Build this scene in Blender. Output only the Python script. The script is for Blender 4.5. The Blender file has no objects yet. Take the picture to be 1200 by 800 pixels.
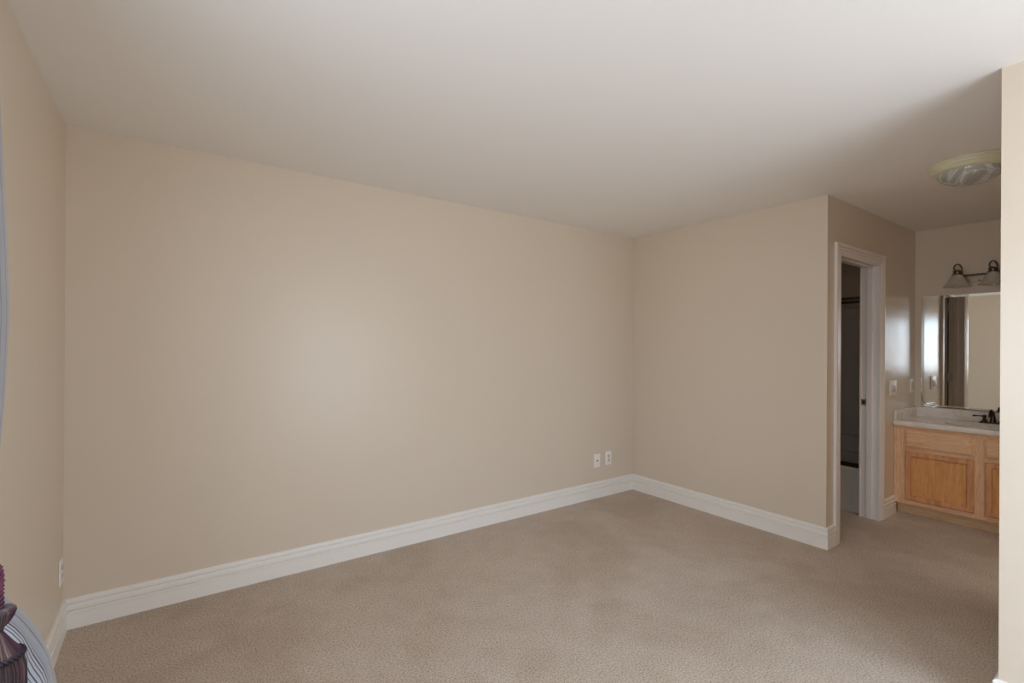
import bpy, bmesh, math, random
from mathutils import Vector, Matrix
random.seed(7)
S = bpy.context.scene
COL = S.collection
PI = math.pi

# ------------------------------------------------------------------ camera
F_PX, YAW, PITCH, ROLL = 566.81, 0.6184, 0.0004, 0.0059
CAM = Vector((0.4074, -3.1621, 1.386))
cd = bpy.data.cameras.new('camera'); cam = bpy.data.objects.new('camera', cd); COL.objects.link(cam)
fw = Vector((math.sin(YAW)*math.cos(PITCH), math.cos(YAW)*math.cos(PITCH), math.sin(PITCH)))
r0 = Vector((math.cos(YAW), -math.sin(YAW), 0)); u0 = r0.cross(fw)
rt = math.cos(ROLL)*r0 + math.sin(ROLL)*u0; up = -math.sin(ROLL)*r0 + math.cos(ROLL)*u0
m = Matrix((rt, up, -fw)).transposed().to_4x4(); m.translation = CAM
cam.matrix_world = m
cd.sensor_width = 36; cd.lens = F_PX*36/1200; cd.shift_y = 4.77/1200; cd.clip_start = 0.02
S.camera = cam

# ------------------------------------------------------------------ exposure, world
S.view_settings.view_transform = 'Standard'; S.view_settings.look = 'None'
S.view_settings.gamma = 1; S.view_settings.use_curve_mapping = False
S.view_settings.exposure = 0.09
S.cycles.use_denoising = True
S.cycles.max_bounces = 16; S.cycles.diffuse_bounces = 12; S.cycles.glossy_bounces = 8
S.cycles.sample_clamp_indirect = 6
ALCOVE_FILL = 11.0  # strength of the unseen fill light added for the alcove
SKY = 7.3
w = bpy.data.worlds.new('sky'); S.world = w; w.use_nodes = True
wn = w.node_tree.nodes; wl = w.node_tree.links
bg = wn['Background']; bg.inputs['Strength'].default_value = SKY
tc = wn.new('ShaderNodeTexCoord'); sx = wn.new('ShaderNodeSeparateXYZ'); cr = wn.new('ShaderNodeValToRGB')
wl.new(tc.outputs['Generated'], sx.inputs[0]); wl.new(sx.outputs['Z'], cr.inputs[0])
mp = cr.color_ramp
mp.elements[0].position = 0.0; mp.elements[0].color = (0.66, 0.72, 0.80, 1)     # sunlit ground haze below the horizon
mp.elements[1].position = 0.08; mp.elements[1].color = (0.70, 0.83, 1.0, 1)     # bright overcast sky
wl.new(cr.outputs[0], bg.inputs['Color'])

# ------------------------------------------------------------------ room numbers (metres)
H = 2.44
XB, YC, XD = 4.109, -1.705, 5.93          # bump-out wall, door wall, vanity wall
XR, YR = 2.955, -2.745                    # right partition and its corner
YBACK = -4.0
TH = 0.12
WIN1 = (-3.75, -1.86, 0.92, 1.98)         # y0 y1 z0 z1 in left wall
WIN2 = (1.65, 2.85, 0.20, 2.10)           # x0 x1 z0 z1 of the added fill window behind the camera
DX0, DX1, DZ = 4.305, 5.06, 2.045         # bathroom door opening

def portal(name, loc, rot, sx_, sy_):
    l = bpy.data.lights.new(name, 'AREA'); l.shape = 'RECTANGLE'; l.size = sx_; l.size_y = sy_
    l.cycles.is_portal = True
    o = bpy.data.objects.new(name, l); o.location = loc; o.rotation_euler = rot; COL.objects.link(o)
portal('window_portal', (-TH-0.01, (WIN1[0]+WIN1[1])/2, (WIN1[2]+WIN1[3])/2), (0, -PI/2, 0), WIN1[3]-WIN1[2], WIN1[1]-WIN1[0])
portal('window_portal', ((WIN2[0]+WIN2[1])/2, YBACK-TH-0.01, (WIN2[2]+WIN2[3])/2), (PI/2, 0, 0), WIN2[1]-WIN2[0], WIN2[3]-WIN2[2])

# ------------------------------------------------------------------ materials
def srgb(r, g, b):
    f = lambda c: (c/255/12.92) if c/255 <= 0.04045 else ((c/255+0.055)/1.055)**2.4
    return (f(r), f(g), f(b), 1)

class Mat:
    def __init__(s, name, color, rough=0.5, metal=0.0, spec=0.5, **kw):
        s.m = bpy.data.materials.new(name); s.m.use_nodes = True
        s.n = s.m.node_tree.nodes; s.l = s.m.node_tree.links
        s.b = s.n['Principled BSDF']
        s.b.inputs['Base Color'].default_value = color
        s.b.inputs['Roughness'].default_value = rough
        s.b.inputs['Metallic'].default_value = metal
        s.b.inputs['Specular IOR Level'].default_value = spec
        for k, v in kw.items(): s.b.inputs[k.replace('_', ' ')].default_value = v
    def coord(s, scale=(1, 1, 1), rot=(0, 0, 0), src='Object'):
        t = s.n.new('ShaderNodeTexCoord'); mp = s.n.new('ShaderNodeMapping')
        mp.inputs['Scale'].default_value = scale; mp.inputs['Rotation'].default_value = rot
        s.l.new(t.outputs[src], mp.inputs[0]); return mp.outputs[0]
    def noise(s, vec, scale, detail=3, rough=0.5, dist=0.0):
        n = s.n.new('ShaderNodeTexNoise'); n.inputs['Scale'].default_value = scale
        n.inputs['Detail'].default_value = detail; n.inputs['Roughness'].default_value = rough
        n.inputs['Distortion'].default_value = dist
        s.l.new(vec, n.inputs['Vector']); return n.outputs['Fac']
    def ramp(s, fac, stops, interp='LINEAR'):
        r = s.n.new('ShaderNodeValToRGB'); r.color_ramp.interpolation = interp
        e = r.color_ramp.elements
        while len(e) < len(stops): e.new(0.5)
        for i, (p, c) in enumerate(stops): e[i].position = p; e[i].color = c
        s.l.new(fac, r.inputs[0]); return r.outputs[0]
    def mix(s, fac, a, b, mode='MIX'):
        x = s.n.new('ShaderNodeMix'); x.data_type = 'RGBA'; x.blend_type = mode
        for i, v in ((0, fac), (6, a), (7, b)):
            if hasattr(v, 'is_linked'): s.l.new(v, x.inputs[i])
            else: x.inputs[i].default_value = v
        return x.outputs[2]
    def color(s, out): s.l.new(out, s.b.inputs['Base Color'])
    def bump(s, fac, strength=0.3, dist=0.002, prev=None):
        b = s.n.new('ShaderNodeBump'); b.inputs['Strength'].default_value = strength
        b.inputs['Distance'].default_value = dist; s.l.new(fac, b.inputs['Height'])
        if prev: s.l.new(prev, b.inputs['Normal'])
        s.l.new(b.outputs[0], s.b.inputs['Normal']); return b.outputs[0]

def paint(name, col, rough, spec=0.5, bs=0.25, sc=140, bd=0.0006):
    M = Mat(name, col, rough, spec=spec); v = M.coord()
    M.bump(M.noise(v, sc, 3, 0.55), bs, bd)
    return M.m

WALL = paint('beige_wall_paint', srgb(220, 207, 189), 0.33, 0.5)
WALLG = paint('semi_gloss_wall_paint', srgb(220, 207, 189), 0.19, 0.42, 0.6, 110, 0.0008)
CEIL = paint('ceiling_paint', srgb(240, 238, 235), 0.85, 0.2, 0.35, 60, 0.0015)
TRIM = paint('white_trim_paint', srgb(242, 239, 233), 0.35, 0.5, 0.05)
CASE = paint('door_casing_paint', srgb(232, 226, 221), 0.35, 0.5, 0.05)
DOORP = paint('door_paint', srgb(215, 213, 208), 0.4, 0.5, 0.05)

M = Mat('carpet', srgb(170, 150, 128), 1.0, spec=0.05, Sheen_Weight=0.15)
v = M.coord()
n1 = M.noise(v, 190, 3, 0.7); n2 = M.noise(v, 125, 4, 0.8); n3 = M.noise(v, 1.3, 5, 0.62, 0.4); n4 = M.noise(v, 7, 3, 0.6)
c1 = M.ramp(n2, [(0.32, srgb(118, 101, 86)), (0.46, srgb(198, 182, 165)), (0.56, srgb(217, 202, 186)), (0.70, srgb(240, 228, 214))])
c0 = M.ramp(n1, [(0.34, (0.80, 0.78, 0.76, 1)), (0.52, (1.0, 1.0, 1.0, 1))])
c2 = M.ramp(n3, [(0.42, (0.89, 0.865, 0.83, 1)), (0.56, (1.0, 1.0, 1.0, 1))])
c3 = M.ramp(n4, [(0.35, (0.94, 0.93, 0.92, 1)), (0.6, (1.0, 1.0, 1.0, 1))])
M.color(M.mix(1.0, M.mix(1.0, M.mix(1.0, c1, c0, 'MULTIPLY'), c2, 'MULTIPLY'), c3, 'MULTIPLY'))
p = M.bump(n2, 0.7, 0.006)
CARPET = M.m

def wood(name, dark, mid, light, rough=0.38, axis='Z'):
    M = Mat(name, mid, rough, spec=0.45)
    sc = {'Z': (9, 9, 0.9), 'Y': (9, 0.9, 9)}[axis]
    v = M.coord(sc)
    a = M.noise(v, 3.0, 5, 0.6, 1.2); b = M.noise(v, 22, 3, 0.7)
    c = M.ramp(a, [(0.3, dark), (0.5, mid), (0.7, light)])
    d = M.ramp(b, [(0.35, (0.86, 0.82, 0.78, 1)), (0.55, (1, 1, 1, 1))])
    M.color(M.mix(1.0, c, d, 'MULTIPLY')); M.bump(b, 0.08, 0.001)
    return M.m
WOOD = wood('maple_frame_wood', srgb(216, 170, 128), srgb(234, 192, 150), srgb(242, 206, 168))
WOODY = wood('maple_rail_wood', srgb(216, 170, 128), srgb(234, 192, 150), srgb(242, 206, 168), axis='Y')
WOODP = wood('maple_panel_wood', srgb(214, 152, 90), srgb(226, 166, 102), srgb(234, 178, 114))
WOODD = wood('maple_door_wood', srgb(196, 136, 92), srgb(216, 158, 112), srgb(228, 174, 128))
WOODK = wood('toe_kick_wood', srgb(206, 172, 132), srgb(220, 188, 148), srgb(230, 200, 160), 0.5, 'Y')

M = Mat('cultured_marble', srgb(226, 220, 210), 0.12, spec=0.6)
v = M.coord(); a = M.noise(v, 5, 5, 0.6, 2.0)
M.color(M.ramp(a, [(0.40, srgb(222, 212, 200)), (0.5, srgb(234, 226, 217)), (0.62, srgb(238, 232, 224))]))
MARBLE = M.m
NICKEL = Mat('brushed_nickel', srgb(122, 108, 96), 0.3, 1.0).m
PLATE = Mat('satin_nickel_plate', srgb(186, 172, 154), 0.4, 0.7).m
BRONZE = Mat('oil_rubbed_bronze', srgb(74, 58, 48), 0.28, 0.85).m
CHROME = Mat('chrome', srgb(210, 210, 210), 0.12, 1.0).m
MIRROR = Mat('mirror_silver', (0.86, 0.88, 0.86, 1), 0.0, 1.0).m
MIRE = Mat('mirror_edge', srgb(70, 92, 80), 0.2, 0.3).m
BLACKM = Mat('tarnished_silver', srgb(28, 28, 26), 0.5, 0.2).m
PLAST = Mat('white_plastic', srgb(248, 244, 236), 0.35).m
PLASTG = Mat('switch_plate_plastic', srgb(215, 210, 205), 0.25).m
SLOT = Mat('dark_slot', srgb(40, 36, 32), 0.6).m
TUBM = Mat('bone_acrylic', srgb(206, 202, 196), 0.25).m
STRIKE = Mat('worn_brass_plate', srgb(150, 138, 122), 0.4, 0.3).m
HINGE = Mat('satin_hinge_metal', srgb(160, 150, 135), 0.35, 0.9).m
CREAM = Mat('cream_enamel', srgb(214, 209, 180), 0.4).m
M = Mat('alabaster_glass', srgb(190, 192, 184), 0.18, spec=0.6)
v = M.coord(); a = M.noise(v, 4.5, 3, 0.5, 2.2)
M.color(M.ramp(a, [(0.38, srgb(164, 164, 154)), (0.47, srgb(182, 184, 176)), (0.50, srgb(222, 222, 218)), (0.53, srgb(180, 182, 174)), (0.62, srgb(172, 172, 162)), (0.66, srgb(206, 206, 200))]))
M.b.inputs['Transmission Weight'].default_value = 0.0
ALAB = M.m
M = Mat('frosted_shade_glass', srgb(186, 182, 168), 0.25, spec=0.55)
v = M.coord(); a = M.noise(v, 14, 3, 0.5, 2.0)
M.color(M.ramp(a, [(0.4, srgb(186, 181, 166)), (0.6, srgb(198, 194, 180))]))
SHADE = M.m

M = bpy.data.materials.new('window_glass'); M.use_nodes = True
nt = M.node_tree; nt.nodes.clear()
out = nt.nodes.new('ShaderNodeOutputMaterial'); mx = nt.nodes.new('ShaderNodeMixShader')
tr = nt.nodes.new('ShaderNodeBsdfTransparent'); gl = nt.nodes.new('ShaderNodeBsdfGlossy'); gl.inputs['Roughness'].default_value = 0
mx.inputs[0].default_value = 0.06
nt.links.new(tr.outputs[0], mx.inputs[1]); nt.links.new(gl.outputs[0], mx.inputs[2]); nt.links.new(mx.outputs[0], out.inputs[0])
GLASS = M

# ------------------------------------------------------------------ mesh helpers
def bm_obj(name, bm, mat, parent=None, smooth=False, mats=None, angle=35):
    bmesh.ops.recalc_face_normals(bm, faces=bm.faces)
    me = bpy.data.meshes.new(name); bm.to_mesh(me); bm.free()
    if mats:
        for x in mats: me.materials.append(x)
    else: me.materials.append(mat)
    if smooth:
        for p in me.polygons: p.use_smooth = True
        try: me.set_sharp_from_angle(angle=math.radians(angle))
        except Exception: pass
    o = bpy.data.objects.new(name, me); COL.objects.link(o)
    if parent: o.parent = parent
    return o
def box(bm, x0, x1, y0, y1, z0, z1, bev=0.0, seg=2):
    r = bmesh.ops.create_cube(bm, size=1)
    vs = r['verts']
    for v_ in vs:
        v_.co = Vector((x0+(v_.co.x+.5)*(x1-x0), y0+(v_.co.y+.5)*(y1-y0), z0+(v_.co.z+.5)*(z1-z0)))
    if bev:
        es = list({e for v_ in vs for e in v_.link_edges})
        bmesh.ops.bevel(bm, geom=es, offset=bev, segments=seg, affect='EDGES', profile=0.6)
def sbox(name, b, mat, parent=None, bev=0.0, seg=2):
    bm = bmesh.new(); box(bm, *b, bev=bev, seg=seg); return bm_obj(name, bm, mat, parent, bev > 0)
def lathe(bm, prof, c=(0, 0, 0), seg=48, axis='Z', caps=True, scallop=0, amp=0):
    rings = []
    for r, z in prof:
        ring = []
        for i in range(seg):
            a = 2*PI*i/seg
            rr = r
            zz = z
            p_ = (rr*math.cos(a), rr*math.sin(a), zz)
            if axis == 'X': p_ = (zz, p_[0], p_[1])
            if axis == 'Y': p_ = (p_[0], zz, p_[1])
            ring.append(bm.verts.new(Vector(p_)+Vector(c)))
        rings.append(ring)
    for a_, b_ in zip(rings, rings[1:]):
        for i in range(seg):
            bm.faces.new((a_[i], a_[(i+1) % seg], b_[(i+1) % seg], b_[i]))
    if caps:
        bm.faces.new(rings[0][::-1]); bm.faces.new(rings[-1])
    return rings
def tube(bm, pts, rad, seg=12, closed=False):
    pts = [Vector(p_) for p_ in pts]; n = len(pts); rings = []
    nrm = None
    for i, p_ in enumerate(pts):
        a = pts[max(i-1, 0)]; b = pts[min(i+1, n-1)]
        if closed: a = pts[(i-1) % n]; b = pts[(i+1) % n]
        t = (b-a).normalized()
        if nrm is None:
            nrm = t.orthogonal().normalized()
        nrm = (nrm - t*nrm.dot(t)).normalized(); bi = t.cross(nrm)
        r = rad[i] if isinstance(rad, (list, tuple)) else rad
        rings.append([bm.verts.new(p_+(nrm*math.cos(2*PI*k/seg)+bi*math.sin(2*PI*k/seg))*r) for k in range(seg)])
    rr = list(zip(rings, rings[1:]))
    if closed: rr.append((rings[-1], rings[0]))
    for a_, b_ in rr:
        for k in range(seg): bm.faces.new((a_[k], a_[(k+1) % seg], b_[(k+1) % seg], b_[k]))
    if not closed: bm.faces.new(rings[0][::-1]); bm.faces.new(rings[-1])
def sweep(name, prof, p0, p1, nrm, side, m0, m1, mat, parent=None):
    """extrude profile (t outward, s along side) from p0 to p1; ends mitred: shift along the run = m*t or m*s"""
    bm = bmesh.new(); p0 = Vector(p0); p1 = Vector(p1); d = (p1-p0).normalized(); nrm = Vector(nrm); side = Vector(side)
    rs = []
    for base, mm in ((p0, m0), (p1, m1)):
        rs.append([bm.verts.new(base+nrm*t+side*s+d*(mm[0]*t+mm[1]*s)) for t, s in prof])
    n = len(prof)
    for i in range(n): bm.faces.new((rs[0][i], rs[0][(i+1) % n], rs[1][(i+1) % n], rs[1][i]))
    bm.faces.new(rs[0][::-1]); bm.faces.new(rs[1])
    return bm_obj(name, bm, mat, parent)
def empty(name, loc=(0, 0, 0)):
    o = bpy.data.objects.new(name, None); o.empty_display_size = 0.1; o.location = loc; COL.objects.link(o); return o
def tag(o, label=None, cat=None, group=None, kind=None):
    if label: o['label'] = label
    if cat: o['category'] = cat
    if group: o['group'] = group
    if kind: o['kind'] = kind
    return o
def into(o, root):
    """parent a part built in world coordinates to its thing's empty"""
    o.parent = root
    o.matrix_parent_inverse = Matrix.Translation(-Vector(root.location)) if root.type == 'EMPTY' else Matrix.Identity(4)
    return o

# ------------------------------------------------------------------ the shell
def struct(o): o['kind'] = 'structure'; return o
struct(sbox('floor', (-TH, XD+TH, YBACK-TH, TH, -0.1, 0), CARPET))
struct(sbox('ceiling', (-TH, XD+TH, YBACK-TH, TH, H, H+0.1), CEIL))
struct(sbox('wall_back', (-TH, XD+TH, 0, TH, 0, H), WALL))
bm = bmesh.new(); y0, y1, z0, z1 = WIN1
box(bm, -TH, 0, YBACK, y0, 0, H); box(bm, -TH, 0, y1, 0, 0, H)
box(bm, -TH, 0, y0, y1, 0, z0); box(bm, -TH, 0, y0, y1, z1, H)
struct(bm_obj('wall_left', bm, WALL))
bm = bmesh.new(); x0, x1, z0, z1 = WIN2
box(bm, -TH, x0, YBACK-TH, YBACK, 0, H); box(bm, x1, XR+TH, YBACK-TH, YBACK, 0, H)
box(bm, x0, x1, YBACK-TH, YBACK, 0, z0); box(bm, x0, x1, YBACK-TH, YBACK, z1, H)
struct(bm_obj('wall_behind_camera', bm, WALL))
bm = bmesh.new(); box(bm, XB, XB+TH, YC, 0, 0, H); wb = struct(bm_obj('wall_bump_out', bm, None, mats=[WALL, WALLG]))
for p_ in wb.data.polygons:
    if p_.normal.y < -.5: p_.material_index = 1
bm = bmesh.new()
box(bm, XB+TH, DX0-0.015, YC, YC+TH, 0, H); box(bm, DX1+0.015, XD, YC, YC+TH, 0, H)
box(bm, DX0-0.015, DX1+0.015, YC, YC+TH, DZ+0.015, H)
struct(bm_obj('wall_bathroom_door', bm, WALL, mats=[WALLG]))
struct(sbox('wall_vanity', (XD, XD+TH, YR-TH, 0, 0, H), WALL))
struct(sbox('wall_right', (XR, XR+TH, YBACK, YR, 0, H), WALL))
HX0, HX1, HZ = 4.10, 4.90, 2.03            # doorway added out of sight to let fill light into the vanity alcove
bm = bmesh.new(); box(bm, XR+TH, HX0, YR-TH, YR, 0, H); box(bm, HX1, XD, YR-TH, YR, 0, H); box(bm, HX0, HX1, YR-TH, YR, HZ, H)
struct(bm_obj('wall_alcove_side', bm, WALL))
struct(sbox('wall_added_hall_left', (XR+TH+.2, XR+TH+.32, YBACK, YR-TH, 0, H), WALL))  # unseen hall, added to enclose the fill light
struct(sbox('wall_added_hall_right', (5.3, 5.42, YBACK, YR-TH, 0, H), WALL))
struct(sbox('wall_added_hall_end', (XR+TH+.2, 5.42, YBACK-TH, YBACK, 0, H), WALL))
hl_ = bpy.data.lights.new('alcove_fill_light', 'AREA'); hl_.shape = 'DISK'; hl_.size = .5; hl_.energy = ALCOVE_FILL; hl_.color = (1.0, .94, .86)  # fill light added out of view to brighten the vanity alcove
ho_ = bpy.data.objects.new('alcove_fill_light', hl_); ho_.location = (3.95, -3.50, 2.42); COL.objects.link(ho_)

# windows (one in the left wall beside the curtain, one added behind the camera for fill and the back wall glow)
def window(name, fr, panes):
    e = empty(name); e['kind'] = 'structure'
    bm = bmesh.new()
    for b in fr: box(bm, *b, bev=0.003)
    into(bm_obj('window_frame', bm, TRIM), e)
    bm = bmesh.new()
    for b in panes: box(bm, *b)
    into(bm_obj('pane', bm, GLASS), e)
y0, y1, z0, z1 = WIN1; f = 0.05; ym = (y0+y1)/2
window('window_1', [(-.09, -.04, y0, y0+f, z0, z1), (-.09, -.04, y1-f, y1, z0, z1), (-.09, -.04, y0+f, y1-f, z0, z0+f),
                    (-.09, -.04, y0+f, y1-f, z1-f, z1), (-.085, -.045, ym-.025, ym+.025, z0+f, z1-f)],
       [(-.068, -.064, y0+f, ym-.025, z0+f, z1-f), (-.068, -.064, ym+.025, y1-f, z0+f, z1-f)])
x0, x1, z0, z1 = WIN2; xm = (x0+x1)/2; ya, yb = YBACK-.09, YBACK-.04
window('fill_window', [(x0, x0+f, ya, yb, z0, z1), (x1-f, x1, ya, yb, z0, z1), (x0+f, x1-f, ya, yb, z0, z0+f),
                    (x0+f, x1-f, ya, yb, z1-f, z1), (xm-.025, xm+.025, ya+.005, yb-.005, z0+f, z1-f)],
       [(x0+f, xm-.025, ya+.022, ya+.026, z0+f, z1-f), (xm+.025, x1-f, ya+.022, ya+.026, z0+f, z1-f)])

# baseboards: profile (thickness, height)
BP = [(0, 0), (.0185, 0), (.0185, .073), (.021, .077), (.021, .082), (.0185, .0845), (.006, .0855), (.006, .0915), (.0165, .0925),
      (.0185, .099), (.0180, .112), (.0155, .1185), (.004, .1195), (.004, .1250), (.0135, .1262), (.0145, .135), (.012, .142), (.006, .146), (0, .146)]
def base(name, p0, p1, nrm, c0, c1):
    """c: 1 inside corner, -1 outside corner, 0 square"""
    o = sweep(name, BP, (*p0, 0), (*p1, 0), (*nrm, 0), (0, 0, 1), (c0, 0), (-c1, 0), TRIM)
    return struct(o)
base('baseboard_back', (0, 0), (XB, 0), (0, -1), 1, 1)
base('baseboard_left', (0, 0), (0, YBACK), (1, 0), 1, 1)
base('baseboard_bump_out', (XB, 0), (XB, YC), (-1, 0), 1, -1)
CW = 0.082
base('baseboard_door_left', (XB, YC), (DX0-CW+.004, YC), (0, -1), -1, 0)
base('baseboard_door_right', (DX1+CW-.004, YC), (5.41, YC), (0, -1), 0, 0)
base('baseboard_right', (XR, YR), (XR, YBACK), (-1, 0), -1, 1)
base('baseboard_alcove_left', (XR, YR), (4.10, YR), (0, 1), -1, 0)
base('baseboard_alcove_right', (4.90, YR), (5.39, YR), (0, 1), 0, 0)
base('baseboard_behind_camera', (0, YBACK), (XR, YBACK), (0, 1), 1, 1)

# door casing: profile (thickness, distance from the opening outward)
CP = [(0, -.006), (.010, -.006), (.011, 0), (.010, .012), (.015, .017), (.0155, .030), (.008, .033), (.016, .038), (.0175, .052),
      (.008, .056), (.0185, .061), (.0195, .070), (.018, CW), (0, CW)]
e = empty('trim_1', (DX0, YC, 0)); e['kind'] = 'structure'
for nm, p0, p1, side, a, b in (('side_casing', (DX0, YC, 0), (DX0, YC, DZ), (-1, 0, 0), 0, 1),
                               ('side_casing', (DX1, YC, 0), (DX1, YC, DZ), (1, 0, 0), 0, 1),
                               ('head_casing', (DX0, YC, DZ), (DX1, YC, DZ), (0, 0, 1), -1, 1)):
    into(sweep(nm, CP, p0, p1, (0, -1, 0), side, (0, a), (0, b), CASE), e)
# jamb with stop
bm = bmesh.new(); ja, jb = YC-.002, YC+TH+.002
box(bm, DX0-.014, DX0, ja, jb, 0, DZ); box(bm, DX1, DX1+.014, ja, jb, 0, DZ); box(bm, DX0-.014, DX1+.014, ja, jb, DZ, DZ+.014)
into(bm_obj('jamb', bm, CASE), e)
bm = bmesh.new(); sa, sb = YC+.042, YC+.080
box(bm, DX0, DX0+.011, sa, sb, 0, DZ-.011, bev=.002); box(bm, DX1-.011, DX1, sa, sb, 0, DZ-.011, bev=.002); box(bm, DX0, DX1, sa, sb, DZ-.011, DZ, bev=.002)
into(bm_obj('door_stop', bm, CASE), e)
bm = bmesh.new(); box(bm, DX1-.0025, DX1+.001, YC+.084, YC+.122, .915, .967, bev=.0006); st = into(bm_obj('strike_plate', bm, STRIKE), e); st['label'] = 'dark metal latch strike plate'
bm = bmesh.new(); box(bm, DX1-.0035, DX1-.0015, YC+.092, YC+.112, .928, .954)
into(bm_obj('latch_hole', bm, SLOT), e)
# bathroom casing inside
for nm, p0, p1, side, a, b in (('inner_side_casing', (DX1, YC+TH, 0), (DX1, YC+TH, DZ), (1, 0, 0), 0, 1),):
    into(sweep(nm, CP[:9]+[(0, .052)], p0, p1, (0, 1, 0), side, (0, a), (0, b), CASE), e)

# door slab, hinged on the left jamb, folded open into the bathroom
e = empty('door_1', (DX0, YC+TH, 0)); e['kind'] = 'structure'
bm = bmesh.new(); dx0, dx1, dy0, dy1 = DX0-.048, DX0-.012, YC+TH+.018, YC+TH+.75
box(bm, dx0, dx1, dy0, dy1, .012, 2.03, bev=.002)
for (pa, pb, za, zb) in ((.10, .35, .25, .95), (.40, .65, .25, .95), (.10, .35, 1.08, 1.88), (.40, .65, 1.08, 1.88)):
    box(bm, dx1-.002, dx1+.004, dy0+pa, dy0+pb, za, zb, bev=.004)
into(bm_obj('door_slab', bm, DOORP, smooth=True), e)
for z in (.22, 1.02, 1.80):
    bm = bmesh.new(); box(bm, DX0-.001, DX0+.0015, YC+TH-.034, YC+TH+.002, z, z+.09)
    tube(bm, [(DX0+.002, YC+TH+.006, z), (DX0+.002, YC+TH+.006, z+.09)], .006)
    box(bm, dx1-.001, dx1+.0015, YC+TH+.012, YC+TH+.045, z, z+.09)
    into(bm_obj('hinge', bm, DOORP, smooth=True), e)
for sgn, xx in ((1, dx1), ):
    bm = bmesh.new(); lathe(bm, [(.028, 0), (.028, .005), (.012, .008), (.011, .03), (.024, .038), (.027, .05), (.022, .06), (.006, .064)], (xx, dy1-.06, .93), 24, 'X')
    into(bm_obj('door_knob', bm, HINGE, smooth=True), e)

# ------------------------------------------------------------------ bathroom: tub, surround, shower rods
TX0, TX1, TY0, TY1, TZ = 5.12, 5.925, YC+TH, -0.06, .375
bm = bmesh.new()
nx, ny = 28, 48
g = []
for i in range(nx+1):
    row = []
    for j in range(ny+1):
        x = TX0+.012+(TX1-TX0-.012)*i/nx; y = TY0+(TY1-TY0)*j/ny
        u = abs((x-(TX0+TX1)/2-.01)/((TX1-TX0)/2-.075)); v_ = abs((y-(TY0+TY1)/2)/((TY1-TY0)/2-.09))
        r = (u**5+v_**5)**.2
        t = max(0, min(1, (1.0-r)/.22)); t = t*t*(3-2*t)
        row.append(bm.verts.new((x, y, TZ-.31*t)))
    g.append(row)
for i in range(nx):
    for j in range(ny): bm.faces.new((g[i][j], g[i+1][j], g[i+1][j+1], g[i][j+1]))
# rolled front edge and apron with a shallow relief
ap = [(TX0+.012, TZ), (TX0+.003, TZ-.004), (TX0, TZ-.012), (TX0, TZ-.035), (TX0+.008, TZ-.045), (TX0+.010, TZ-.06), (TX0+.010, .085), (TX0+.002, .07), (TX0, .055), (TX0, 0)]
prev = None
for (x, z) in ap:
    cur = [bm.verts.new((x, TY0, z)), bm.verts.new((x, TY1, z))]
    if prev: bm.faces.new((prev[0], prev[1], cur[1], cur[0]))
    prev = cur
bmesh.ops.remove_doubles(bm, verts=bm.verts, dist=1e-5)
tub = bm_obj('bathtub', bm, TUBM, smooth=True, angle=50)
tag(tub, 'white bathtub with flat apron glimpsed through the bathroom doorway', 'bathtub')
e = tag(empty('tub_surround', (TX1, (TY0+TY1)/2, TZ)), 'pale moulded shower wall panels above the bathtub, with two ledges', 'shower surround')
bm = bmesh.new()
box(bm, 5.895, 5.928, TY0+.002, TY1, .53, 1.70, bev=.004); box(bm, 5.870, 5.928, TY0+.002, TY1, TZ+.002, .525, bev=.006)
box(bm, 5.885, 5.928, TY0+.002, TY1, 1.70, 1.765, bev=.006)
into(bm_obj('back_panel', bm, TUBM), e)
bm = bmesh.new(); box(bm, TX0+.02, 5.895, TY1+.002, 0-.002, TZ-.3, 1.76, bev=.006); box(bm, TX0+.06, 5.87, TY1-.02, TY1, .53, .56, bev=.004)
into(bm_obj('end_panel', bm, TUBM), e)
e = tag(empty('shower_door', (TX0+.035, (TY0+TY1)/2, TZ)), 'sliding glass shower door with dark metal rails standing on the bathtub rim', 'shower door')
bm = bmesh.new(); box(bm, TX0+.015, TX0+.055, TY0+.003, TY1-.003, TZ+.001, TZ+.026, bev=.003); box(bm, TX0+.030, TX0+.036, TY0+.003, TY1-.003, TZ+.024, TZ+.034)
into(bm_obj('bottom_track', bm, BRONZE, smooth=True), e)
bm = bmesh.new(); box(bm, TX0+.010, TX0+.060, TY0+.003, TY1-.003, 1.763, 1.778, bev=.003); box(bm, TX0+.010, TX0+.060, TY0+.003, TY1-.003, 1.800, 1.815, bev=.003)
into(bm_obj('header_trim', bm, BRONZE, smooth=True), e)
into(sbox('header_rail', (TX0+.016, TX0+.058, TY0+.004, TY1-.004, 1.7785, 1.7995), HINGE), e)
for x, ya, yb in ((TX0+.022, TY0+.006, TY0+.79), (TX0+.044, TY0+.73, TY1-.006)):
    bm = bmesh.new(); box(bm, x, x+.005, ya, yb, TZ+.034, 1.764); into(bm_obj('glass_panel', bm, GLASS), e)

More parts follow.
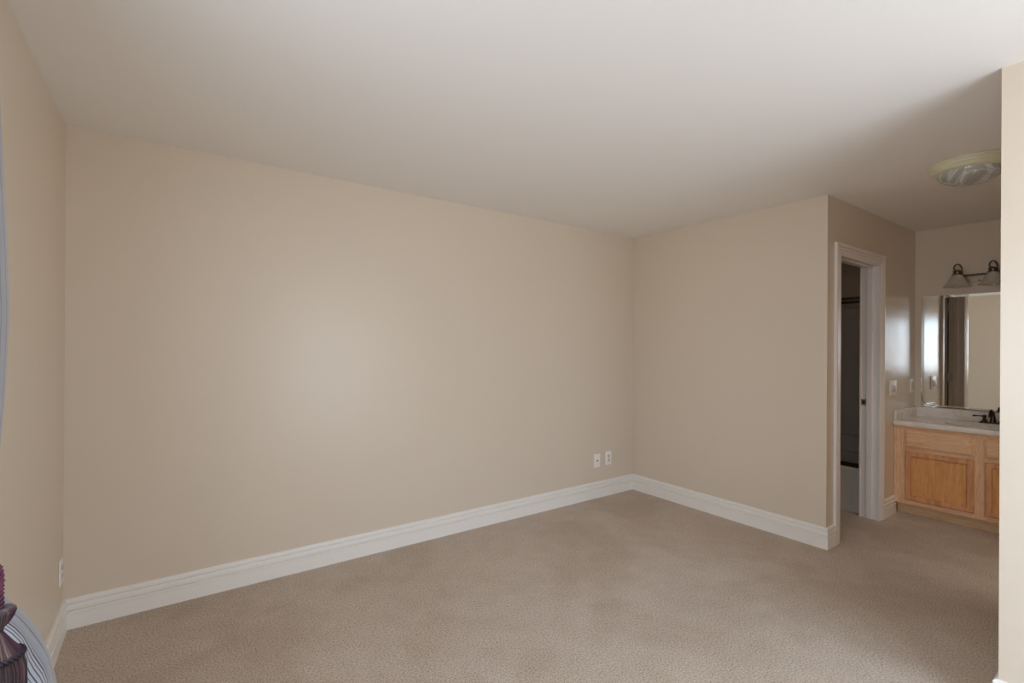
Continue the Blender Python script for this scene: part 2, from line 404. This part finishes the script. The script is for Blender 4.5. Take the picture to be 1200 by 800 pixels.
# ------------------------------------------------------------------ vanity cabinet
VX, VY0, VY1 = 5.41, -1.707, -2.742       # front face; left end, right end
e = tag(empty('vanity_cabinet', (5.67, (VY0+VY1)/2, 0)), 'honey maple bathroom vanity cabinet with two doors under the cream counter', 'cabinet')
bm = bmesh.new(); box(bm, VX+.019, 5.928, VY0-.016, VY0, .095, .739); box(bm, VX+.019, 5.928, VY1, VY1+.016, .095, .739); box(bm, VX+.019, 5.928, VY1+.016, VY0-.016, .095, .110); box(bm, 5.920, 5.928, VY1+.016, VY0-.016, .110, .739); into(bm_obj('body', bm, WOOD), e)
dr = [(-1.786, -2.207), (-2.265, -2.686)]
for (ya, yb) in ((VY0, -1.80), (-2.195, -2.277), (-2.672, VY1)): into(sbox('frame_stile', (VX, VX+.019, yb, ya, .095, .739), WOOD), e)
for (ya, yb) in ((-1.80, -2.195), (-2.277, -2.672)):
    for za, zb in ((.095, .145), (.52, .575), (.70, .739)): into(sbox('frame_rail', (VX, VX+.019, yb, ya, za, zb), WOODY), e)
for ya, yb in dr:
    # false drawer front with a stepped edge
    bm = bmesh.new(); box(bm, VX-.010, VX-.0005, yb, ya, .566, .708, bev=.002); box(bm, VX-.021, VX-.008, yb+.011, ya-.011, .577, .697, bev=.004)
    into(bm_obj('drawer_front', bm, WOODY), e)
    # door: mitred frame of four members and recessed panel
    z0, z1 = .132, .537; fw_ = .043; prof = [(0, 0), (.012, 0), (.021, .008), (.021, fw_-.006), (.014, fw_), (.006, fw_+.001), (0, fw_+.001)]
    bm = bmesh.new()
    cs = [Vector((VX, ya, z0)), Vector((VX, ya, z1)), Vector((VX, yb, z1)), Vector((VX, yb, z0))]
    for k in range(4):
        a, b = cs[k], cs[(k+1) % 4]; d = (b-a).normalized(); side = Vector((0, 0, 1)) if abs(d.y) > .5 else Vector((0, 1, 0))
        cen = (cs[0]+cs[2])/2; side = side if side.dot(cen-a) > 0 else -side
        rs = [[bm.verts.new(q+Vector((-t, 0, 0))+side*s+d*(mm*s)) for t, s in prof] for q, mm in ((a, 1), (b, -1))]
        n = len(prof)
        for i in range(n): bm.faces.new((rs[0][i], rs[0][(i+1) % n], rs[1][(i+1) % n], rs[1][i]))
        bm.faces.new(rs[0][::-1]); bm.faces.new(rs[1])
    dframe = into(bm_obj('door', bm, WOODD), e)
    bm = bmesh.new(); box(bm, VX-.0075, VX-.001, yb+fw_, ya-fw_, z0+fw_, z1-fw_)
    o = bm_obj('door_panel', bm, WOODP); o.parent = dframe; o['label'] = 'more orange recessed panel'
bm = bmesh.new(); box(bm, VX+.07, VX+.085, VY1, VY0-.004, .001, .0945); into(bm_obj('toe_kick', bm, WOODK), e)

# countertop with integral oval basin, backsplash and side splash
CT, CB = .780, .7395
CX0, CX1 = 5.384, 5.928
e = tag(empty('vanity_countertop', (5.65, -2.23, CB)), 'cream cultured marble countertop with built in oval sink on the vanity', 'countertop')
bm = bmesh.new(); nx, ny = 64, 110; g = []
SCX, SCY = 5.625, -2.236
for i in range(nx+1):
    row = []
    for j in range(ny+1):
        x = CX0+.006+(CX1-CX0-.006)*i/nx; y = -1.708+(-2.743+1.708)*j/ny
        r = math.hypot((x-SCX)/.165, (y-SCY)/.245)
        z = CT
        if r < 1.0:
            t = min(1, (1-r)/.75); z = CT-.13*(1-(1-t)**2.2)
            z = min(z, CT)
        if 1.0 <= r < 1.10: z = CT+.0025*math.sin((r-1)/.10*PI)
        row.append(bm.verts.new((x, y, z)))
    g.append(row)
for i in range(nx):
    for j in range(ny): bm.faces.new((g[i][j], g[i][j+1], g[i+1][j+1], g[i+1][j]))
edge = [(CX0+.006, CT), (CX0+.002, CT-.002), (CX0, CT-.007), (CX0, CB+.006), (CX0+.003, CB+.001), (CX0+.006, CB), (CX1, CB)]
prev = None
for x, z in edge:
    cur = [bm.verts.new((x, -1.708, z)), bm.verts.new((x, -2.743, z))]
    if prev: bm.faces.new((prev[0], prev[1], cur[1], cur[0]))
    prev = cur
into(bm_obj('slab', bm, MARBLE, smooth=True, angle=40), e)
bm = bmesh.new(); box(bm, 5.908, 5.928, -2.743, -1.708, CT-.002, .862, bev=.004); into(bm_obj('backsplash', bm, MARBLE, smooth=True), e)
bm = bmesh.new(); box(bm, 5.392, 5.908, -1.728, -1.708, CT-.002, .862, bev=.004); into(bm_obj('side_splash', bm, MARBLE, smooth=True), e)
bm = bmesh.new(); lathe(bm, [(.022, 0), (.024, .002), (.018, .004), (.004, .003)], (SCX, SCY, CT-.131), 24); into(bm_obj('drain', bm, BRONZE, smooth=True), e)

# faucet
FX, FY = 5.822, -2.236
e = tag(empty('faucet', (FX, FY, CT)), 'dark bronze two handle faucet behind the sink on the vanity', 'faucet')
bm = bmesh.new(); box(bm, FX-.026, FX+.026, FY-.078, FY+.078, CT+.0005, CT+.014, bev=.006, seg=3); into(bm_obj('base_plate', bm, BRONZE, smooth=True), e)
bm = bmesh.new()
sp = [(0, 0, .012), (0, 0, .05), (-.004, 0, .08), (-.018, 0, .103), (-.042, 0, .113), (-.068, 0, .105), (-.088, 0, .084), (-.098, 0, .062)]
P = []
for i in range(len(sp)-1):
    for k in range(4):
        t = k/4; P.append(Vector(sp[i]).lerp(Vector(sp[i+1]), t))
P.append(Vector(sp[-1]))
for _ in range(3): P = [P[0]]+[(P[i-1]+P[i]*2+P[i+1])/4 for i in range(1, len(P)-1)]+[P[-1]]
rad = [.021-.011*min(1, i/9) for i in range(len(P))]
tube(bm, [Vector((FX, FY, CT))+q for q in P], rad, 16)
into(bm_obj('spout', bm, BRONZE, smooth=True, angle=60), e)
bm = bmesh.new(); tube(bm, [(FX+.016, FY, CT+.012), (FX+.016, FY, CT+.085)], .003); lathe(bm, [(.003, 0), (.007, .004), (.007, .01), (.002, .014)], (FX+.016, FY, CT+.085), 12)
into(bm_obj('lift_rod', bm, BRONZE, smooth=True), e)
for sg in (1, -1):
    hy = FY+sg*.051
    bm = bmesh.new()
    lathe(bm, [(.020, .012), (.019, .018), (.012, .030), (.0085, .042), (.009, .046), (.014, .050), (.015, .057), (.012, .064), (.004, .067)], (FX, hy, CT), 24)
    L = [(FX-.002, hy+sg*.008, CT+.057), (FX-.004, hy+sg*.03, CT+.058), (FX-.006, hy+sg*.05, CT+.056), (FX-.007, hy+sg*.064, CT+.055), (FX-.007, hy+sg*.070, CT+.055)]
    tube(bm, L, [.0045, .004, .0055, .0075, .003], 12)
    into(bm_obj('lever_handle', bm, BRONZE, smooth=True, angle=60), e)

# mirror with bevelled border
MY0, MY1, MZ0, MZ1 = -1.752, -2.72, .866, 1.848
e = tag(empty('wall_mirror', (XD-.003, (MY0+MY1)/2, MZ0)), 'large frameless mirror on the wall behind the sink', 'mirror')
bm = bmesh.new(); bw, bt = .022, .0012; xf = XD-.007
o4 = [(MY0, MZ0), (MY0, MZ1), (MY1, MZ1), (MY1, MZ0)]; i4 = [(MY0-bw, MZ0+bw), (MY0-bw, MZ1-bw), (MY1+bw, MZ1-bw), (MY1+bw, MZ0+bw)]
O = [bm.verts.new((xf+bt, y, z)) for y, z in o4]; I = [bm.verts.new((xf, y, z)) for y, z in i4]
bm.faces.new(I)
for k in range(4): bm.faces.new((O[k], O[(k+1) % 4], I[(k+1) % 4], I[k]))
B = [bm.verts.new((XD-.0015, y, z)) for y, z in o4]
for k in range(4): bm.faces.new((O[k], B[k], B[(k+1) % 4], O[(k+1) % 4]))
bm.faces.new(B)
mo = bm_obj('mirror_glass', bm, None, mats=[MIRROR, MIRE])
for i, p_ in enumerate(mo.data.polygons):
    if abs(p_.normal.x) < .5: p_.material_index = 1
into(mo, e)
bm = bmesh.new()   # tarnish creeping up from the lower corner, as thin dark flakes lying on the glass
pts = [(MY0-.004, .985), (MY0-.006, .955), (MY0-.010, .93), (MY0-.018, .908), (MY0-.034, .890), (MY0-.060, .880), (MY0-.10, .874), (MY0-.16, .871), (MY0-.30, .8705), (MY0-.62, .870)]
tube(bm, [(xf-.0005+(.0008 if i < 3 else 0), y, z) for i, (y, z) in enumerate(pts)], [.0008, .0016, .002, .0022, .0022, .002, .002, .0026, .0022, .0018], 6)
o = into(bm_obj('tarnished_edge', bm, BLACKM, smooth=True), e); o['label'] = 'dark tarnished line along the lower edge'

# vanity light: bar plate, three bell shades on goosenecks
LY = [-2.020, -2.236, -2.452]
e = tag(empty('vanity_light', (XD, -2.236, 1.97)), 'nickel bath light bar with frosted bell shades above the mirror', 'wall lamp')
bm = bmesh.new()
box(bm, XD-.022, XD-.001, -2.50, -1.975, 1.945, 1.998, bev=.006, seg=3)
into(bm_obj('back_plate', bm, PLATE, smooth=True), e)
bm = bmesh.new(); tube(bm, [(XD-.028, -1.965, 2.003), (XD-.028, -2.51, 2.003)], .008, 12)
into(bm_obj('bar', bm, NICKEL, smooth=True), e)
bm = bmesh.new(); lathe(bm, [(.006, 0), (.006, -.004), (.002, -.007)], (XD-.022, -2.135, 1.955), 12, 'X'); into(bm_obj('screw_cap', bm, BRONZE, smooth=True), e)
for ly in LY:
    bm = bmesh.new(); P = []
    for k in range(17):
        a = PI*k/16
        P.append((XD-.075+.048*math.cos(a), ly-.016*math.cos(a)+.008, 2.052+.046*math.sin(a)))
    P = [(XD-.027, ly-.008, 2.0), (XD-.027, ly-.008, 2.03)]+P+[(XD-.125, ly+.010, 2.045), (XD-.125, ly, 2.03)]
    tube(bm, P, .0055, 12)
    arm = into(bm_obj('gooseneck_arm', bm, NICKEL, smooth=True), e)
    cx, cy = XD-.125, ly+.024-.024
    bm = bmesh.new(); lathe(bm, [(.008, .045), (.014, .043), (.030, .036), (.032, .030), (.027, .027), (.027, .014), (.034, .010), (.034, .002), (.030, 0)], (cx, cy, 2.0), 32)
    into(bm_obj('socket_cap', bm, NICKEL, smooth=True), e)
    bm = bmesh.new(); seg = 72
    pr = [(.030, .004), (.034, -.004), (.045, -.022), (.057, -.045), (.067, -.066), (.078, -.083), (.093, -.097)]
    rings = []
    for q, (r, z) in enumerate(pr + [(r-.003, z-.001) for r, z in pr[::-1]]):
        ring = []
        kk = q if q < len(pr) else 2*len(pr)-1-q
        am = .018*(kk/(len(pr)-1))**3
        for i in range(seg):
            a = 2*PI*i/seg; w_ = math.cos(6*a)
            ring.append(bm.verts.new((cx+r*(1+am*w_)*math.cos(a), cy+r*(1+am*w_)*math.sin(a), 2.0+z+am*.12*w_)))
        rings.append(ring)
    for a_, b_ in zip(rings, rings[1:]):
        for i in range(seg): bm.faces.new((a_[i], a_[(i+1) % seg], b_[(i+1) % seg], b_[i]))
    into(bm_obj('glass_shade', bm, SHADE, smooth=True, angle=60), e)
    bm = bmesh.new(); lathe(bm, [(.013, 0), (.014, -.03), (.024, -.055), (.030, -.078), (.026, -.098), (.014, -.108), (.003, -.111)], (cx, cy, 2.0), 24)
    into(bm_obj('bulb', bm, SHADE, smooth=True, angle=60), e)

# ceiling light
LC = (4.112, -2.43)
e = tag(empty('ceiling_light', (LC[0], LC[1], H)), 'flush round ceiling light with cream ring and swirled alabaster glass', 'ceiling lamp')
bm = bmesh.new()
pr = [(.150, -.001), (.184, -.001), (.187, -.005), (.184, -.012), (.178, -.017), (.177, -.022), (.175, -.029), (.168, -.035), (.166, -.039), (.163, -.047), (.155, -.053), (.149, -.056), (.142, -.057), (.138, -.05)]
lathe(bm, pr, (LC[0], LC[1], H), 96, caps=False); into(bm_obj('ring', bm, CREAM, smooth=True, angle=25), e)
bm = bmesh.new(); pr = [(.143*math.cos(a), -.053-.071*math.sin(a)) for a in [PI/2*k/14 for k in range(14)]]+[(.002, -.124)]
lathe(bm, pr, (LC[0], LC[1], H), 96); into(bm_obj('glass_dome', bm, ALAB, smooth=True, angle=60), e)

# ------------------------------------------------------------------ wall plates
def plate(name, origin, u, n, w_, h_, label, cat, kind, group=None, mat=PLAST):
    """origin: centre on wall; u: horizontal direction; n: wall normal"""
    o = Vector(origin); u = Vector(u); n = Vector(n)
    e = tag(empty(name, o), label, cat, group)
    def bx(nm, uc, zc, ww, hh, d0, d1, mat, bev=.0, par=None):
        bm = bmesh.new(); box(bm, -ww/2, ww/2, -hh/2, hh/2, 0, d1-d0, bev=bev)
        for v_ in bm.verts: v_.co = o+u*(uc+v_.co.x)+Vector((0, 0, 1))*(zc+v_.co.y)+n*(d0+v_.co.z)
        q = bm_obj(nm, bm, mat, smooth=bev > 0)
        if par: q.parent = par; q.matrix_parent_inverse = Matrix.Identity(4)
        else: into(q, e)
        return q
    bx('cover_plate', 0, 0, w_, h_, .0004, .0065, mat, .002)
    if kind == 'duplex':
        for zc in (.0195, -.0195):
            rcp = bx('receptacle', 0, zc, .030, .026, .0065, .0085, PLASTG, .003)
            for uc, hh in ((-.0065, .009), (.0065, .007)): bx('slot', uc, zc+.003, .002, hh, .0085, .0088, SLOT, par=rcp)
            bx('slot', 0, zc-.007, .004, .004, .0085, .0088, SLOT, par=rcp)
        bx('screw', 0, 0, .006, .006, .0065, .0072, PLASTG)
    elif kind == 'jack':
        bx('cable_jack', 0, 0, .012, .012, .0065, .0115, SLOT, .001)
        for zc in (.045, -.045): bx('screw', 0, zc, .005, .005, .0065, .0072, PLASTG)
    elif kind == 'switch2':
        for uc in (-.024, .024): bx('rocker', uc, 0, .033, .067, .0065, .0105, PLASTG, .002)
    elif kind == 'switch1':
        bx('rocker', 0, 0, .033, .067, .0065, .0105, PLASTG, .002)
    return e
plate('cable_outlet', (3.620, 0, .338), (1, 0, 0), (0, -1, 0), .076, .124, 'white cable jack plate on the long wall, left of the power outlet', 'cable outlet', 'jack')
plate('power_outlet', (3.768, 0, .343), (1, 0, 0), (0, -1, 0), .076, .124, 'white duplex power outlet on the long wall near the far corner', 'power outlet', 'duplex')
plate('power_outlet', (0, -.088, .312), (0, 1, 0), (1, 0, 0), .07, .12, 'white outlet plate seen edge-on on the left wall near its corner', 'power outlet', 'duplex')
plate('light_switch', (5.375, YC, 1.05), (1, 0, 0), (0, -1, 0), .16, .125, 'wide double rocker light switch plate beside the bathroom door casing', 'light switch', 'switch2')
plate('light_switch', (5.835, YC, 1.05), (1, 0, 0), (0, -1, 0), .075, .122, 'narrow single light switch plate beside the mirror', 'light switch', 'switch1')

# ------------------------------------------------------------------ curtain on the left wall, tied back
STR = Mat('striped_satin', srgb(150, 160, 178), 0.42, spec=0.5, Sheen_Weight=0.3)
uvn = STR.n.new('ShaderNodeUVMap'); uvn.uv_map = 'UVMap'; sp_ = STR.n.new('ShaderNodeSeparateXYZ'); STR.l.new(uvn.outputs[0], sp_.inputs[0])
BASE = srgb(150, 160, 178); DK = srgb(46, 42, 60); LT = srgb(182, 194, 212); MD = srgb(116, 118, 140)
stops = [(0, BASE)]
def line(p_, w_, c, back=BASE): stops.extend([(p_, c), (p_+w_, back)])
line(.055, .008, DK); line(.135, .010, MD, LT)
p_ = .155
for k in range(12):
    line(p_, .006 if k % 3 else .010, DK, LT if k < 11 else BASE); p_ += .024
c_ = STR.ramp(sp_.outputs[0], stops[:31], 'CONSTANT')
STR.color(c_)
STR.bump(STR.noise(STR.coord(), 400, 2), .1, .0004)
CURT = STR.m
# rows: height, how far the cloth stands out into the room, half length along the wall
rows = [(.012, .215, .20), (.15, .218, .20), (.30, .220, .20), (.45, .216, .195), (.55, .211, .19), (.60, .207, .185), (.64, .201, .18), (.69, .189, .175),
        (.73, .175, .165), (.765, .157, .155), (.80, .136, .14), (.82, .121, .13), (.838, .107, .115), (.87, .096, .10), (.905, .088, .085), (.935, .085, .08), (.965, .087, .085),
        (1.0, .093, .10), (1.04, .100, .115), (1.09, .106, .13), (1.14, .111, .145), (1.29, .119, .165), (1.445, .123, .175), (1.60, .119, .18), (1.83, .108, .185), (2.03, .099, .19), (2.2, .09, .19), (2.3, .085, .19)]
bm = bmesh.new(); uvl = bm.loops.layers.uv.new('UVMap'); NS = 160; rings = []
def interp(z):
    for a, b in zip(rows, rows[1:]):
        if a[0] <= z <= b[0]:
            t = (z-a[0])/(b[0]-a[0]); return (a[1]+(b[1]-a[1])*t, a[2]+(b[2]-a[2])*t)
    return rows[-1][1:]
zs = [rows[0][0]+(rows[-1][0]-rows[0][0])*k/110 for k in range(111)]
for z in zs:
    xm_, hl = interp(z); ring = []
    xm_ = sum(interp(min(max(z+d, rows[0][0]), rows[-1][0]))[0] for d in (-.02, 0, .02))/3
    ax = (xm_-.012)/2; xc = .012+ax
    pl = .030+.12*min(1, abs(z-.93)/.5)          # pleat depth relative
    for i in range(NS):
        a = 2*PI*i/NS
        # angle 0 = towards +y (far end), PI/2 = room side
        tight = 1.0
        near = max(0, -math.cos(a))               # pleats grow on the near side
        rip = 1-pl*(near*.9+.05)*(0.5+0.5*math.sin(9*a+.6*math.sin(z*3)))-.012*(1-min(1, abs(z-.93)/.3))*(1+math.sin(40*a))
        wr = 0.0
        if .62 < z < .86 and math.sin(a) > 0: wr = .006*math.sin((z-.62)*60+3*a)*max(0, -math.cos(a)+.3)
        ring.append(bm.verts.new((xc+(ax+wr)*rip*math.sin(a), -1.70+hl*rip*math.cos(a), z)))
    rings.append(ring)
def uu(i):   # stripe coordinate: 0 at the far hem, grows towards the near side
    a = i/NS
    return max(0, min(1, (a-.19)/.5)) if a < .75 else 0.0
for r_, (a_, b_) in enumerate(zip(rings, rings[1:])):
    for i in range(NS):
        j = (i+1) % NS
        f_ = bm.faces.new((a_[i], a_[j], b_[j], b_[i]))
        for lp, (ii, rr) in zip(f_.loops, ((i, r_), (i+1, r_), (i+1, r_+1), (i, r_+1))): lp[uvl].uv = (uu(ii), rr/110)
bm.faces.new(rings[0][::-1]); bm.faces.new(rings[-1])
cu = bm_obj('window_curtain', bm, CURT, smooth=True, angle=70)
tag(cu, 'blue grey satin curtain with dark stripes, tied back at the left edge', 'curtain')

# rod the curtain hangs from, just above the picture
e = tag(empty('curtain_rod', (0, -2.8, 2.30)), 'dark metal curtain rod on the left wall above the window', 'curtain rod')
bm = bmesh.new(); tube(bm, [(.07, -3.95, 2.314), (.07, -1.50, 2.314)], .011); into(bm_obj('pole', bm, BRONZE, smooth=True), e)
for yy in (-3.88, -1.60):
    bm = bmesh.new(); tube(bm, [(.001, yy, 2.329), (.07, yy, 2.329)], .006); into(bm_obj('bracket', bm, BRONZE, smooth=True), e)
# tassel tieback
CORD = Mat('burgundy_cord', srgb(96, 26, 66), .6, Sheen_Weight=.3).m
CORDK = Mat('dark_cord', srgb(40, 26, 34), .7).m
THREADS = [Mat('tassel_thread', srgb(*c), .75, Sheen_Weight=.2).m for c in ((44, 28, 36), (66, 44, 46), (96, 78, 66), (84, 34, 60), (120, 92, 92), (58, 40, 44))]
TX, TY, TD = .161, -1.93, .022
e = tag(empty('tassel_tieback', (TX, TY, .66)), 'burgundy rope tieback with a large brown tassel holding the curtain', 'curtain tieback')
def spline(pts, n=16):
    pts = [Vector(q) for q in pts]; out = []
    for i in range(len(pts)-1):
        a = pts[max(i-1, 0)]; b = pts[i]; c = pts[i+1]; d = pts[min(i+2, len(pts)-1)]
        for k in range(n):
            t = k/n; out.append(.5*((2*b)+(c-a)*t+(2*a-5*b+4*c-d)*t*t+(3*b-a-3*c+d)*t**3))
    out.append(pts[-1]); return out
def rope(bm, pts, R, r, pitch, ph, seg=8):
    pts = [Vector(p_) for p_ in pts]; res = []; s = 0; nrm = None
    for i, q in enumerate(pts):
        t = (pts[min(i+1, len(pts)-1)]-pts[max(i-1, 0)]).normalized()
        if i: s += (pts[i]-pts[i-1]).length
        if nrm is None: nrm = t.orthogonal().normalized()
        nrm = (nrm-t*nrm.dot(t)).normalized(); bi = t.cross(nrm); a = 2*PI*s/pitch+ph
        res.append(q+(nrm*math.cos(a)+bi*math.sin(a))*R)
    tube(bm, res, r, seg)
path = spline([(TX, TY, .900), (TX+.001, TY, .915), (TX+.001, TY-.001, .94), (TX-.001, TY-.003, .985), (TX-.03, TY-.006, 1.012), (TX-.10, TY-.006, 1.015), (.008, TY-.004, 1.02)], 24)
loop = [(.050+.050*math.sin(2*PI*k/140), -1.70+.115*math.cos(2*PI*k/140), .94-.02*math.cos(2*PI*k/140)) for k in range(4, 68)]
bm = bmesh.new()
for ph in (0, 2*PI/3, 4*PI/3): rope(bm, path, .0046, .0042, .024, ph)
into(bm_obj('rope', bm, CORD, smooth=True, angle=80), e)
bm = bmesh.new()
for ph in (0, 2*PI/3, 4*PI/3): rope(bm, loop+[Vector(loop[-1]).lerp(Vector((.10, TY-.003, .995)), k/12) for k in range(1, 13)], .0046, .0042, .024, ph)
into(bm_obj('rope_loop', bm, CORD, smooth=True, angle=80), e)
bm = bmesh.new(); rope(bm, path, .0082, .0017, .0078, 1.0, 6)
into(bm_obj('rope_wrap', bm, CORDK, smooth=True, angle=80), e)
def threads(name, prof, seg=96, amp=.04):
    bm = bmesh.new(); rings = []
    mi = [random.choice((0, 1, 1, 2, 3, 4, 5)) for _ in range(seg//2)]
    for r, z in prof:
        ring = []
        for i in range(seg):
            a = 2*PI*i/seg+.25*(z-prof[0][1])/.03*0; rr = r*(1+amp*(1 if i % 2 else -1))
            ring.append(bm.verts.new((TX+rr*math.cos(a), TY+rr*math.sin(a), z+TD)))
        rings.append(ring)
    for a_, b_ in zip(rings, rings[1:]):
        for i in range(seg):
            f_ = bm.faces.new((a_[i], a_[(i+1) % seg], b_[(i+1) % seg], b_[i])); f_.material_index = mi[i//2]
    bm.faces.new(rings[0]); bm.faces.new(rings[-1])
    return into(bm_obj(name, bm, None, mats=THREADS, smooth=True, angle=80), e)
threads('tassel_cap', [(.008, .890), (.021, .889), (.0245, .886), (.025, .881), (.0225, .873), (.017, .863), (.010, .855), (.007, .851)])
o = threads('tassel_bell', [(.007, .851), (.010, .845), (.016, .834), (.022, .823), (.028, .813), (.033, .805)])
bm = bmesh.new(); lathe(bm, [(.007, .854), (.0095, .853), (.0095, .849), (.007, .848)], (TX, TY, TD), 24); into(bm_obj('neck_band', bm, CORDK, smooth=True), e)
bm = bmesh.new()
ring = [(TX+.0335*math.cos(2*PI*k/160), TY+.0335*math.sin(2*PI*k/160), .803+TD) for k in range(161)]
for ph in (0, PI): rope(bm, ring, .0030, .0031, .013, ph)
o = into(bm_obj('braid', bm, CORDK, smooth=True, angle=80), e)
bm = bmesh.new()
for k in range(170):
    n0 = len(bm.faces)
    a = 2*PI*k/170+random.uniform(-.02, .02); r1 = .034+random.uniform(-.003, .002); r2 = .0375+random.uniform(-.004, .002); zz = .665+random.uniform(0, .012)
    tube(bm, [(TX+r1*.9*math.cos(a), TY+r1*.9*math.sin(a), .804+TD), (TX+r1*1.10*math.cos(a), TY+r1*1.10*math.sin(a), .800), (TX+r2*math.cos(a), TY+r2*math.sin(a), .735), (TX+r2*math.cos(a), TY+r2*math.sin(a), zz)], .0017, 5)
    bm.faces.ensure_lookup_table(); mi = random.choice((0, 0, 1, 1, 3, 5, 2))
    for f_ in bm.faces[n0:]: f_.material_index = mi
lathe(bm, [(.028, .823), (.033, .80), (.035, .70), (.032, .67)], (TX, TY, 0), 32)
o = into(bm_obj('fringe', bm, None, mats=THREADS, smooth=True, angle=80), e); o['kind'] = 'stuff'
